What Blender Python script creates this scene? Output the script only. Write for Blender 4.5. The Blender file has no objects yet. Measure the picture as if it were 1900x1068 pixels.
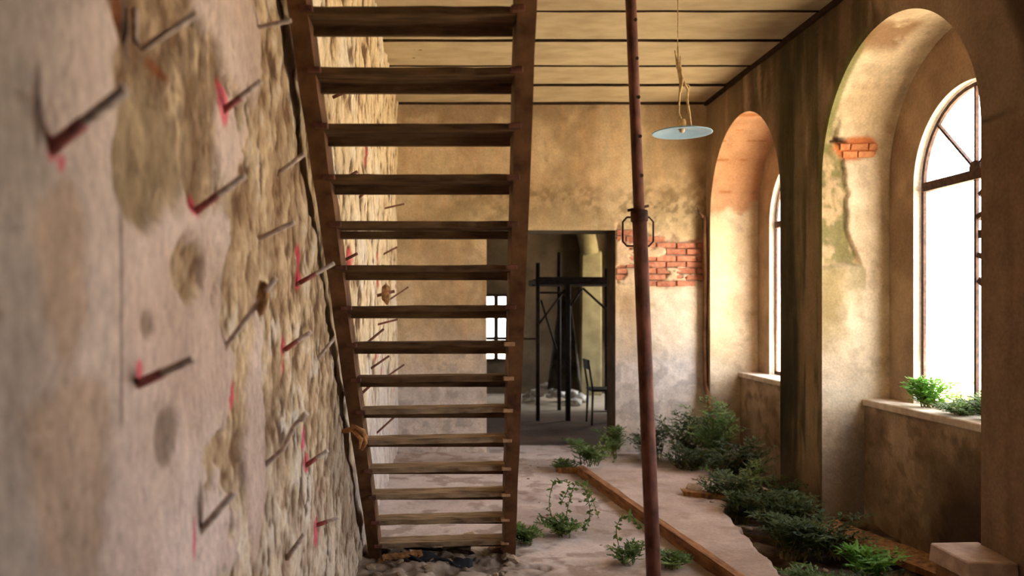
import bpy, bmesh, math, random
import numpy as np
from mathutils import Vector, Matrix

C = bpy.context.scene.collection
sc = bpy.context.scene
# ---------------------------------------------------------------- camera, sky, sun, exposure
F = 1500.0            # focal length in pixels of the 1900 px wide frame
EYE = 1.5
cam = bpy.data.cameras.new('camera')
cam.sensor_width = 36.0
cam.lens = F / 1900 * 36
cam.shift_x = 125 / 1900
cam.shift_y = 39 / 1900
cam.clip_start = 0.05
cam.dof.use_dof = True
cam.dof.focus_distance = 4.6
cam.dof.aperture_fstop = 1.7
co = bpy.data.objects.new('camera', cam); C.objects.link(co)
co.location = (0, 0, EYE); co.rotation_euler = (math.pi / 2, 0, 0)
sc.camera = co

SKY = 13.0
w = bpy.data.worlds.new('sky'); sc.world = w; w.use_nodes = True
bg = w.node_tree.nodes['Background']
bg.inputs[0].default_value = (0.92, 0.95, 1.0, 1); bg.inputs[1].default_value = SKY

sun = bpy.data.lights.new('sun', 'SUN'); sun.energy = 95; sun.angle = math.radians(1.0); sun.color = (1, .9, .74)
so = bpy.data.objects.new('sun', sun); C.objects.link(so)
so.rotation_euler = Vector((-0.11, 0.8, -1.25)).to_track_quat('-Z', 'Y').to_euler()

vs = sc.view_settings
vs.view_transform = 'Standard'; vs.look = 'None'; vs.gamma = 1.0; vs.use_curve_mapping = False
vs.exposure = 0.0
sc.cycles.diffuse_bounces = 7
sc.cycles.max_bounces = 10

# ---------------------------------------------------------------- noise
def _h(ix, iy, iz, s):
    n = (ix * 374761393 + iy * 668265263 + iz * 2147483647 + s * 974634777) & 0xffffffff
    n = ((n ^ (n >> 13)) * 1274126177) & 0xffffffff
    n = ((n ^ (n >> 16)) * 2246822519) & 0xffffffff
    return ((n ^ (n >> 15)) & 0xffffff) / float(0xffffff)
def vnoise(x, y, z, s=0):
    x = np.asarray(x, float); y = np.asarray(y, float) + 0 * x; z = np.asarray(z, float) + 0 * x
    xi = np.floor(x).astype(np.int64); yi = np.floor(y).astype(np.int64); zi = np.floor(z).astype(np.int64)
    fx = x - xi; fy = y - yi; fz = z - zi
    fx = fx * fx * (3 - 2 * fx); fy = fy * fy * (3 - 2 * fy); fz = fz * fz * (3 - 2 * fz)
    r = 0
    for a in (0, 1):
        for b in (0, 1):
            for c in (0, 1):
                r = r + _h(xi + a, yi + b, zi + c, s) * (fx if a else 1 - fx) * (fy if b else 1 - fy) * (fz if c else 1 - fz)
    return r
def fbm(x, y, z, sx, sy=None, sz=None, o=4, s=0):
    sy = sy or sx; sz = sz or sx
    t = 0; a = 1; n = 0; k = 1
    for i in range(o):
        t = t + a * vnoise(np.asarray(x) / sx * k, np.asarray(y) / sy * k, np.asarray(z) / sz * k, s + i * 7)
        n += a; a *= .5; k *= 2.03
    return t / n            # about 0.5 mean
def sm(e0, e1, x):
    t = np.clip((x - e0) / (e1 - e0), 0, 1); return t * t * (3 - 2 * t)
def lin(c):
    c = np.array(c[:3], float) / 255
    return np.where(c <= .04045, c / 12.92, ((c + .055) / 1.055) ** 2.4)
def mixc(a, b, m):
    m = np.asarray(m)[..., None]; return a * (1 - m) + b * m
def blob(x, y, cx, cy, rx, ry, n=0.0, amp=0.5, soft=.25):
    d = np.sqrt(((x - cx) / rx) ** 2 + ((y - cy) / ry) ** 2) + (n - .5) * amp * 2
    return 1 - sm(1 - soft, 1 + soft, d)

# ---------------------------------------------------------------- materials
def newmat(name):
    m = bpy.data.materials.new(name); m.use_nodes = True
    nt = m.node_tree; return m, nt, nt.nodes['Principled BSDF']
def attrmat(name, fine=60, bump=.35, bd=.004, contrast=.22, rough=.92, stretch=(1, 1, 1)):
    m, nt, b = newmat(name); N = nt.nodes; L = nt.links
    at = N.new('ShaderNodeAttribute'); at.attribute_name = 'Col'
    tc = N.new('ShaderNodeTexCoord'); mp = N.new('ShaderNodeMapping'); mp.inputs['Scale'].default_value = stretch
    L.new(tc.outputs['Object'], mp.inputs[0])
    n1 = N.new('ShaderNodeTexNoise'); n1.inputs['Scale'].default_value = fine; n1.inputs['Detail'].default_value = 5; n1.inputs['Roughness'].default_value = .65
    n2 = N.new('ShaderNodeTexNoise'); n2.inputs['Scale'].default_value = fine / 7; n2.inputs['Detail'].default_value = 4
    L.new(mp.outputs[0], n1.inputs[0]); L.new(mp.outputs[0], n2.inputs[0])
    r = N.new('ShaderNodeMapRange'); r.inputs[1].default_value = .3; r.inputs[2].default_value = .7
    r.inputs[3].default_value = 1 - contrast; r.inputs[4].default_value = 1 + contrast * .6; L.new(n1.outputs[0], r.inputs[0])
    r2 = N.new('ShaderNodeMapRange'); r2.inputs[1].default_value = .3; r2.inputs[2].default_value = .7
    r2.inputs[3].default_value = 1 - contrast * .7; r2.inputs[4].default_value = 1 + contrast * .45; L.new(n2.outputs[0], r2.inputs[0])
    mu = N.new('ShaderNodeMath'); mu.operation = 'MULTIPLY'; L.new(r.outputs[0], mu.inputs[0]); L.new(r2.outputs[0], mu.inputs[1])
    vm = N.new('ShaderNodeVectorMath'); vm.operation = 'SCALE'; L.new(at.outputs['Color'], vm.inputs[0]); L.new(mu.outputs[0], vm.inputs[3])
    L.new(vm.outputs[0], b.inputs['Base Color'])
    bp = N.new('ShaderNodeBump'); bp.inputs['Strength'].default_value = bump; bp.inputs['Distance'].default_value = bd
    L.new(n1.outputs[0], bp.inputs['Height']); L.new(bp.outputs[0], b.inputs['Normal'])
    b.inputs['Roughness'].default_value = rough; b.inputs['Specular IOR Level'].default_value = .15
    return m
def mat(name, c1, c2, scale=12, rough=.85, bump=.3, bd=.003, stretch=(1, 1, 1), metal=0, lo=.35, hi=.65, rnd=0.0, spec=.25, detail=5):
    m, nt, b = newmat(name); N = nt.nodes; L = nt.links
    tc = N.new('ShaderNodeTexCoord'); mp = N.new('ShaderNodeMapping'); mp.inputs['Scale'].default_value = stretch
    L.new(tc.outputs['Object'], mp.inputs[0])
    n1 = N.new('ShaderNodeTexNoise'); n1.inputs['Scale'].default_value = scale; n1.inputs['Detail'].default_value = detail; n1.inputs['Roughness'].default_value = .6
    L.new(mp.outputs[0], n1.inputs[0])
    cr = N.new('ShaderNodeValToRGB'); cr.color_ramp.elements[0].position = lo; cr.color_ramp.elements[1].position = hi
    cr.color_ramp.elements[0].color = (*lin(c1), 1); cr.color_ramp.elements[1].color = (*lin(c2), 1)
    L.new(n1.outputs[0], cr.inputs[0])
    out = cr.outputs[0]
    if rnd:
        oi = N.new('ShaderNodeObjectInfo'); rr = N.new('ShaderNodeMapRange'); rr.inputs[3].default_value = 1 - rnd; rr.inputs[4].default_value = 1 + rnd
        L.new(oi.outputs['Random'], rr.inputs[0]); vm = N.new('ShaderNodeVectorMath'); vm.operation = 'SCALE'
        L.new(out, vm.inputs[0]); L.new(rr.outputs[0], vm.inputs[3]); out = vm.outputs[0]
    L.new(out, b.inputs['Base Color'])
    bp = N.new('ShaderNodeBump'); bp.inputs['Strength'].default_value = bump; bp.inputs['Distance'].default_value = bd
    L.new(n1.outputs[0], bp.inputs['Height']); L.new(bp.outputs[0], b.inputs['Normal'])
    b.inputs['Roughness'].default_value = rough; b.inputs['Metallic'].default_value = metal
    b.inputs['Specular IOR Level'].default_value = spec
    return m
M_WALL = attrmat('old_plaster', 55, .5, .006, .2)
M_ROUGH = attrmat('rough_render', 42, .9, .014, .25, stretch=(1, 1, .6))
M_FLOOR = attrmat('dusty_floor', 45, .4, .004, .18)
M_SOIL = attrmat('loose_soil', 40, .9, .02, .45)
M_STAIR = mat('rusty_stair_paint', (74, 46, 28), (130, 92, 60), 9, .8, .35, .003, (1, 1, 1), lo=.3, hi=.75)
M_TREAD = mat('worn_tread_wood', (62, 44, 28), (124, 96, 68), 14, .85, .4, .003, (.35, 2, 2), lo=.32, hi=.72, rnd=.12)
M_DUSTTREAD = mat('dusty_tread_wood', (96, 76, 56), (170, 146, 116), 14, .9, .4, .003, (.5, 2, 2), lo=.32, hi=.68, rnd=.1)
M_CLEAT = mat('cleat_steel', (150, 110, 76), (186, 150, 112), 30)
M_RUST = mat('rusty_steel', (70, 42, 34), (132, 84, 68), 16, .75, .4, .002, (1, 1, .5), lo=.35, hi=.7)
M_RUSTD = mat('dark_rust', (30, 16, 12), (76, 40, 30), 26, .8, .4, .002)
M_ROD = mat('grey_rod', (160, 140, 126), (204, 186, 170), 60, .7, .4, .001, metal=.0)
M_RODP = mat('pink_sprayed_rod', (128, 74, 70), (176, 108, 102), 60, .7)
M_MORTAR = mat('brown_mortar', (110, 76, 46), (170, 130, 88), 40, .95, .8, .008)
M_BRICK = mat('red_brick', (160, 92, 70), (204, 146, 118), 26, .95, .6, .004, rnd=.16, lo=.3, hi=.7)
M_OBRICK = mat('orange_brick', (176, 108, 70), (208, 146, 102), 22, .95, .6, .004, rnd=.1)
M_PLANK = mat('ceiling_board', (164, 146, 116), (190, 174, 142), 4, .92, .3, .003, (.8, 1.6, 1), rnd=.06, lo=.3, hi=.7)
M_DARK = mat('dark_void', (34, 22, 14), (62, 42, 26), 10)
M_IRON = mat('window_iron', (58, 40, 34), (96, 70, 60), 30, .7)
M_WOOD = mat('old_timber', (92, 60, 34), (150, 108, 66), 8, .85, .4, .003, (3, 3, .5))
M_SLAB = mat('concrete_slab', (150, 128, 118), (190, 168, 156), 9, .92, .3, .003)
M_SILL = mat('sill_stone', (176, 158, 140), (210, 196, 180), 12, .8, .3, .002)
M_STONE = mat('rubble_stone', (120, 100, 80), (180, 160, 136), 14, .95, .6, .006, rnd=.22)
M_WHITE = mat('white_rubble', (170, 165, 155), (215, 210, 200), 14, .95, .6, .006, rnd=.1)
M_TARP = mat('dark_cloth', (26, 28, 34), (62, 64, 72), 8, .8, .5, .01)
M_ENAMEL = mat('blue_enamel', (132, 172, 206), (156, 192, 220), 6, .5, .1, .001, spec=.4)
M_ENAMELW = mat('pale_enamel_top', (170, 150, 130), (205, 190, 168), 10, .6)
M_CORD = mat('frayed_cord', (176, 146, 100), (220, 196, 150), 40, .9)
M_STEM = mat('plant_stem', (96, 84, 44), (120, 116, 60), 20)
def leafmat(name, c1, c2):
    m = mat(name, c1, c2, 3.0, .55, 0, .001, lo=.4, hi=.6, spec=.3)
    nt = m.node_tree; b = nt.nodes['Principled BSDF']; o = nt.nodes['Material Output']
    t = nt.nodes.new('ShaderNodeBsdfTranslucent'); x = nt.nodes.new('ShaderNodeMixShader'); x.inputs[0].default_value = .35
    src = b.inputs['Base Color'].links[0].from_socket
    nt.links.new(src, t.inputs[0]); nt.links.new(b.outputs[0], x.inputs[1]); nt.links.new(t.outputs[0], x.inputs[2]); nt.links.new(x.outputs[0], o.inputs[0])
    return m
M_LEAF = leafmat('dark_leaf', (44, 60, 28), (84, 102, 58))
M_LEAF2 = leafmat('mid_leaf', (74, 100, 42), (116, 138, 78))
M_LEAF3 = leafmat('bright_leaf', (84, 138, 40), (122, 168, 66))

# ---------------------------------------------------------------- mesh helpers
def link(name, me, m, parent=None):
    o = bpy.data.objects.new(name, me); C.objects.link(o)
    if m is not None and not me.materials: me.materials.append(m)
    if parent is not None: o.parent = parent
    return o
TINT = np.array([1.01, .995, .99])
def setcol(me, col):
    a = me.color_attributes.new('Col', 'FLOAT_COLOR', 'POINT')
    c = np.ones((len(me.vertices), 4), np.float32); k = col.reshape(-1, 3)
    g = k @ np.array([.3, .6, .1]); mx = k.max(1) / np.maximum(k.min(1), 1e-3)
    f = np.where(k[:, 0] > k[:, 1] * 2.2, 1.0, .78)[:, None]      # sprayed pink and brick keep their colour
    c[:, :3] = np.clip((g[:, None] * (1 - f) + k * f) * TINT, 0, 1)
    a.data.foreach_set('color', c.ravel())
def rawmesh(name, V, Q, smooth=True):
    me = bpy.data.meshes.new(name)
    V = np.asarray(V, np.float32); Q = np.asarray(Q, np.int32)
    me.vertices.add(len(V)); me.vertices.foreach_set('co', V.ravel())
    n, k = Q.shape
    me.loops.add(n * k); me.loops.foreach_set('vertex_index', Q.ravel())
    me.polygons.add(n); me.polygons.foreach_set('loop_start', np.arange(0, n * k, k, dtype=np.int32))
    try: me.polygons.foreach_set('loop_total', np.full(n, k, dtype=np.int32))
    except Exception: pass
    me.polygons.foreach_set('use_smooth', np.full(n, smooth))
    me.update(calc_edges=True); me.validate()
    return me
def gridq(n, m, off=0, drop=None):
    i, j = np.meshgrid(np.arange(n - 1), np.arange(m - 1), indexing='ij')
    a = i * m + j
    q = np.stack([a, a + m, a + m + 1, a + 1], -1).reshape(-1, 4)
    if drop is not None: q = q[~drop.reshape(-1)]
    return q + off
def grid(name, P, col, m, parent=None, drop=None, flip=False):
    n, k, _ = P.shape
    q = gridq(n, k, 0, drop)
    if flip: q = q[:, ::-1]
    me = rawmesh(name, P.reshape(-1, 3), q)
    setcol(me, col)
    return link(name, me, m, parent)
def struct(o): o['kind'] = 'structure'; return o
def tag(o, label, cat, group=None):
    o['label'] = label; o['category'] = cat
    if group: o['group'] = group
    return o
def empty(name, loc=(0, 0, 0), rz=0):
    o = bpy.data.objects.new(name, None); C.objects.link(o); o.location = loc; o.rotation_euler = (0, 0, rz)
    o.empty_display_size = .1; return o
class MB:
    def __init__(s): s.bm = bmesh.new()
    def box(s, c, d, rot=None, jit=0, rng=None):
        mt = Matrix.Translation(c) @ (rot.to_4x4() if rot else Matrix()) @ Matrix.Diagonal((*d, 1))
        r = bmesh.ops.create_cube(s.bm, size=1, matrix=mt)
        if jit:
            for v in r['verts']: v.co += Vector((rng.uniform(-jit, jit) for _ in range(3)))
        return s
    def hexa(s, P):       # 8 points: bottom 4, top 4
        vs = [s.bm.verts.new(p) for p in P]
        for f in ((0, 3, 2, 1), (4, 5, 6, 7), (0, 1, 5, 4), (1, 2, 6, 5), (2, 3, 7, 6), (3, 0, 4, 7)): s.bm.faces.new([vs[i] for i in f])
        return s
    def tube(s, pts, r, n=8, caps=True):
        pts = [Vector(p) for p in pts]; rs = r if isinstance(r, (list, tuple)) else [r] * len(pts)
        rings = []; up = None
        for i, p in enumerate(pts):
            t = (pts[min(i + 1, len(pts) - 1)] - pts[max(i - 1, 0)]).normalized()
            if up is None: up = Vector((0, 0, 1)) if abs(t.z) < .9 else Vector((1, 0, 0))
            a = t.cross(up).normalized(); b = a.cross(t).normalized(); up = b
            rings.append([s.bm.verts.new(p + (a * math.cos(2 * math.pi * k / n) + b * math.sin(2 * math.pi * k / n)) * rs[i]) for k in range(n)])
        for i in range(len(rings) - 1):
            for k in range(n):
                f = s.bm.faces.new((rings[i][k], rings[i][(k + 1) % n], rings[i + 1][(k + 1) % n], rings[i + 1][k])); f.smooth = n > 4
        if caps and n > 2:
            s.bm.faces.new(rings[0][::-1]); s.bm.faces.new(rings[-1])
        return s
    def lathe(s, prof, c=(0, 0, 0), n=32):
        rings = [[s.bm.verts.new((c[0] + r * math.cos(2 * math.pi * k / n), c[1] + r * math.sin(2 * math.pi * k / n), c[2] + z)) for k in range(n)] for r, z in prof]
        for i in range(len(rings) - 1):
            for k in range(n):
                f = s.bm.faces.new((rings[i][k], rings[i][(k + 1) % n], rings[i + 1][(k + 1) % n], rings[i + 1][k])); f.smooth = True
        return s
    def blob(s, c, r, rng, sub=2, amp=.25, sq=(1, 1, 1)):
        g = bmesh.ops.create_icosphere(s.bm, subdivisions=sub, radius=1)
        o = rng.uniform(0, 99)
        co = np.array([v.co[:] for v in g['verts']])
        n = vnoise(co[:, 0] * 1.6 + o, co[:, 1] * 1.6, co[:, 2] * 1.6, 3)
        for v, k in zip(g['verts'], n):
            v.co = Vector(c) + Vector([a * b for a, b in zip(v.co, sq)]) * (r * (1 + (k - .5) * 2 * amp))
        return s
    def build(s, name, m, parent=None, bevel=0, smooth=False):
        if bevel:
            bmesh.ops.bevel(s.bm, geom=s.bm.edges[:], offset=bevel, segments=1, affect='EDGES')
        bmesh.ops.recalc_face_normals(s.bm, faces=s.bm.faces[:])
        me = bpy.data.meshes.new(name); s.bm.to_mesh(me); s.bm.free()
        if smooth:
            for p in me.polygons: p.use_smooth = True
        return link(name, me, m, parent)
def at(px, py, y):        # point of the place seen at a pixel, at distance y from the camera
    return Vector(((px - 825) * y / F, y, EYE - (py - 573) * y / F))

H = 3.66; HT = H + .05; XL = -.50; XR = 2.74; YB = 8.47; YF = -3.65
XN = 3.23; XS = 3.05; XO = 3.42; ZS = .84
SP = 2.43; R0 = .87; SPW = 2.34; RW = .57

# ---------------------------------------------------------------- LEFT WALL
def bare_x(y): return np.where(y > 4.85, XL, XL - .048 * (4.85 - y))
def lay_x(y): return -.462 - .048 * (4.85 - y)
def onlay(px, py):        # point of the near plaster seen at a pixel
    k = (px - 825) / F; y = (.462 + .048 * 4.85) / (.048 - k); return y, EYE - (py - 573) * y / F
def stair_y(z): return 4.92 - .79 * z

ys = np.concatenate([np.linspace(YF, 2.4, 12)[:-1], np.linspace(2.4, YB + .06, 420)]); zs = np.linspace(-.1, HT, 280)
Y, Z = np.meshgrid(ys, zs, indexing='ij')
n1 = fbm(Y, 0, Z, .35, o=5, s=1); n2 = fbm(Y, 0, Z, .07, sz=.12, o=4, s=5); n3 = fbm(Y, 0, Z, 1.1, o=3, s=9)
rel = (n1 - .5) * .05 + (n2 - .5) * .026 + (fbm(Y, 0, Z, .035, sz=.06, o=3, s=15) - .5) * .015
X = bare_x(Y) + np.clip(rel, -.04, .028)
col = mixc(lin((186, 154, 104)), lin((222, 198, 152)), sm(.35, .65, n2))
col = mixc(col, lin((226, 212, 186)), sm(.56, .68, n1) * .8)
col = mixc(col, lin((96, 64, 36)), sm(.44, .30, n2) * .9)
col = mixc(col, lin((188, 176, 172)), sm(1.1, .4, Z + (n3 - .5)) * .7)
for i in range(16):      # pink spray marks beside the rods
    r = random.Random(i + 50); cy = r.uniform(4.3, 8.0); cz = r.uniform(.6, 2.6)
    col = mixc(col, lin((200, 60, 84)), blob(Y, Z, cy, cz, .05, .045, n2, .9) * .6)
struct(grid('wall_left', np.stack([X, Y, Z], -1), col, M_ROUGH, flip=False))
wall_left = bpy.data.objects['wall_left']

# near coat of plaster that stops at a jagged edge just short of the stair
nz = 300; nu = 420
zs = np.linspace(-.08, HT, nz)
ye = stair_y(zs) - .125 + (fbm(zs, 0, 0, .35, o=5, s=21) - .5) * .15
u = np.concatenate([np.linspace(0, .12, 8)[:-1], np.linspace(.12, 1, nu)])
Y = np.empty((len(u), nz))
for j in range(nz):
    Y[:, j] = np.interp(u, [0, .12, 1], [YF, 1.0, ye[j]])
Z = np.repeat(zs[None], len(u), 0)
nA = fbm(Y, 0, Z, .5, o=5, s=31); nB = fbm(Y, 0, Z, .045, sz=.10, o=5, s=35); nC = fbm(Y, 0, Z, .18, o=5, s=39); nD = fbm(Y, 0, Z, .03, sz=.05, o=3, s=43)
edge = 2.18 + (nC - .5) * 1.1 - sm(1.9, 2.3, Z) * .15
rough = sm(edge - .03, edge + .03, Y)
def patch(px, py, w, h, amp=1.1):
    cy, cz = onlay(px, py); sw = abs(onlay(px + w, py)[0] - onlay(px - w, py)[0]) / 2; sh = h * cy / F
    return blob(Y, Z, cy, cz, sw, sh, nC, amp)
for a in ((300, 60, 90, 120), (330, 30, 120, 90), (340, 200, 90, 90), (370, 130, 70, 110), (285, 300, 60, 100), (395, 250, 50, 110), (350, 500, 30, 60), (440, 560, 42, 110), (395, 330, 60, 60)):
    rough = np.maximum(rough, patch(*a))
smooth_back = np.maximum(patch(450, 70, 42, 120, .5), np.maximum(patch(425, 260, 22, 90, .5), patch(480, 820, 16, 190, .7)))
rough = np.clip(rough - smooth_back, 0, 1)
small = np.maximum(patch(275, 605, 14, 30), patch(305, 800, 30, 75))
X = lay_x(Y) + (nA - .5) * .012 - rough * .014 + rough * ((nB - .5) * .022 + (nD - .5) * .013 + (nC - .5) * .014) - small * .006
# thickness: fold back to the bare wall at the jagged edge
col = mixc(lin((198, 168, 148)), lin((214, 188, 170)), sm(.35, .65, nA))
col = mixc(col, lin((150, 136, 124)), sm(1.62, 1.25, Y + (nC - .5) * .5) * .75)
col = mixc(col, lin((182, 142, 104)), np.clip(patch(130, 850, 70, 200) + patch(120, 560, 40, 260), 0, 1) * .5)
col = mixc(col, lin((178, 144, 104)), patch(250, 170, 45, 120) * .8)
rc = mixc(lin((166, 132, 88)), lin((214, 184, 136)), sm(.35, .65, nB))
rc = mixc(rc, lin((224, 208, 184)), sm(.56, .66, nC * .5 + nD * .5) * .8)
rc = mixc(rc, lin((204, 190, 172)), sm(1.2, .5, Z + (nA - .5)) * .5)
rc = mixc(rc, lin((84, 58, 36)), sm(.455, .36, nB * .45 + nD * .55) * .85)
rc = mixc(rc, lin((140, 98, 56)), sm(.52, .40, nD * .5 + nC * .5) * .5)
rc = mixc(rc, lin((122, 88, 54)), sm(2.9, 1.9, Y) * sm(1.3, 2.0, Z) * sm(.35, .6, nD) * .85)
col = mixc(col, rc, rough)
col = mixc(col, lin((168, 146, 104)), patch(285, 300, 60, 100) * .45)
col = mixc(col, lin((120, 94, 68)), small * .75)
for px, py, ww, hh in ((225, 20, 12, 26), (300, 130, 16, 14), (318, 150, 10, 8)):
    col = mixc(col, lin((128, 66, 34)), patch(px, py, ww, hh) * .7)
pinks = ((95, 275, 10, 26), (112, 300, 9, 16), (415, 195, 9, 40), (365, 385, 7, 18), (258, 690, 8, 26), (438, 738, 5, 30), (560, 478, 4, 22), (561, 515, 4, 20),
         (533, 640, 4, 18), (533, 682, 3, 14), (569, 812, 4, 26), (573, 858, 5, 22), (593, 985, 4, 26), (358, 1000, 3, 40), (415, 165, 5, 18))
pk = 0
for px, py, ww, hh in pinks: pk = np.maximum(pk, patch(px, py, ww, hh, .35))
col = mixc(col, lin((208, 50, 92)), pk * .72)
for px, py, ww, hh in ((68, 200, 9, 90), (246, 60, 6, 60), (370, 940, 5, 45)):
    col = mixc(col, lin((110, 88, 78)), patch(px, py, ww, hh, .3) * .75)
gy, gz = onlay(224, 580); col = mixc(col, lin((120, 96, 82)), np.exp(-((Y - gy) / .008) ** 2) * sm(1.25, 1.3, Z) * sm(1.8, 1.7, Z) * .8)
# cracks
ck = fbm(Y, 0, Z, .4, o=5, s=77); col = mixc(col, lin((110, 84, 66)), np.exp(-((ck - .5) / .0035) ** 2) * .4)
X[-1] = bare_x(Y[-1]) - .03
P = np.stack([X, Y, Z], -1); P[-1, :, 1] += .004
o = grid('plaster_coat', P, col, M_ROUGH, wall_left)

# ---------------------------------------------------------------- RIGHT WALL with arched niches
def arch_path(c, R, sp, z0, nv, na, extra=True):
    th = sorted(set(list(np.linspace(0, math.pi, na)) + ([math.atan2(HT - SP, 1.235), math.pi - math.atan2(HT - SP, 1.235)] if extra else [])))
    far = [(c + R, z) for z in np.linspace(z0, sp, nv)[:-1]]
    arc = [(c + R * math.cos(t), sp + R * math.sin(t)) for t in th]
    near = [(c - R, z) for z in np.linspace(sp, z0, nv)[1:]]
    return np.array(far + arc + near), th
def right_col(Y, Z):
    a = fbm(Y, 3, Z, .4, sz=.6, o=5, s=51); st = fbm(Y, 5, Z + .05 * np.sin(Y * 31), .08, sz=.7, o=5, s=55); b = fbm(Y, 7, Z, .12, o=4, s=59)
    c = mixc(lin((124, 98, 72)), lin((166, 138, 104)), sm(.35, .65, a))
    c = mixc(c, lin((98, 78, 52)), sm(.48, .68, st) * .7)
    pier = sm(5.75, 5.95, Y) * sm(6.75, 6.55, Y)
    moss = pier * sm(.42, .6, st * .6 + a * .3 + .1 + sm(6.05, 6.5, Y) * .16)
    c = mixc(c, lin((74, 74, 34)), moss * .6)
    c = mixc(c, lin((26, 28, 12)), pier * sm(6.1, 6.4, Y + (a - .5) * .6) * sm(1.5, .8, Z) * .9)
    c = mixc(c, lin((52, 50, 24)), pier * sm(6.22, 6.42, Y + (st - .5) * .5) * .7)
    c = mixc(c, lin((150, 126, 84)), pier * sm(6.28, 6.1, Y + (a - .5) * .5) * sm(2.6, 1.9, Z + (a - .5)) * sm(.66, .5, st) * .75)
    c = mixc(c, lin((70, 62, 34)), sm(3.0, 3.4, Z) * sm(4.6, 5.2, Y) * sm(.4, .55, st) * .6)
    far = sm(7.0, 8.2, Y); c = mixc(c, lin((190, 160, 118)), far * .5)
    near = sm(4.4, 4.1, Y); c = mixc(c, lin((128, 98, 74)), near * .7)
    dd = np.hypot(Y - 5.0, np.maximum(Z - SP, 0)); band = sm(5.0, 4.8, Y) * sm(1.22, 1.14, dd + (a - .5) * .1)
    c = mixc(c, lin((168, 140, 112)), band * sm(2.4, 2.5, Z) * .8)
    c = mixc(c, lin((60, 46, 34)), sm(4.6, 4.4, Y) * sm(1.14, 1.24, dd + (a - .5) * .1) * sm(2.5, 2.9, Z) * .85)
    c = mixc(c, lin((84, 64, 46)), near * sm(2.44, 2.48, Z) * .4)
    c = mixc(c, lin((50, 38, 28)), near * np.exp(-((Z - 2.45) / .009) ** 2) * .8)
    c = mixc(c, lin((110, 92, 80)), sm(.5, .1, Z) * .4)
    # green rim following the arch of the near bay
    d = np.hypot(np.maximum(np.abs(Y - 5.0), 0), np.maximum(Z - SP, 0))
    c = mixc(c, lin((110, 116, 46)), np.exp(-((d - .9) / .035) ** 2) * sm(5.1, 5.4, Y) * sm(6.0, 5.95, Y) * sm(1.5, 1.9, Z) * .8)
    return c, a, b, st
W_R = None
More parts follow.
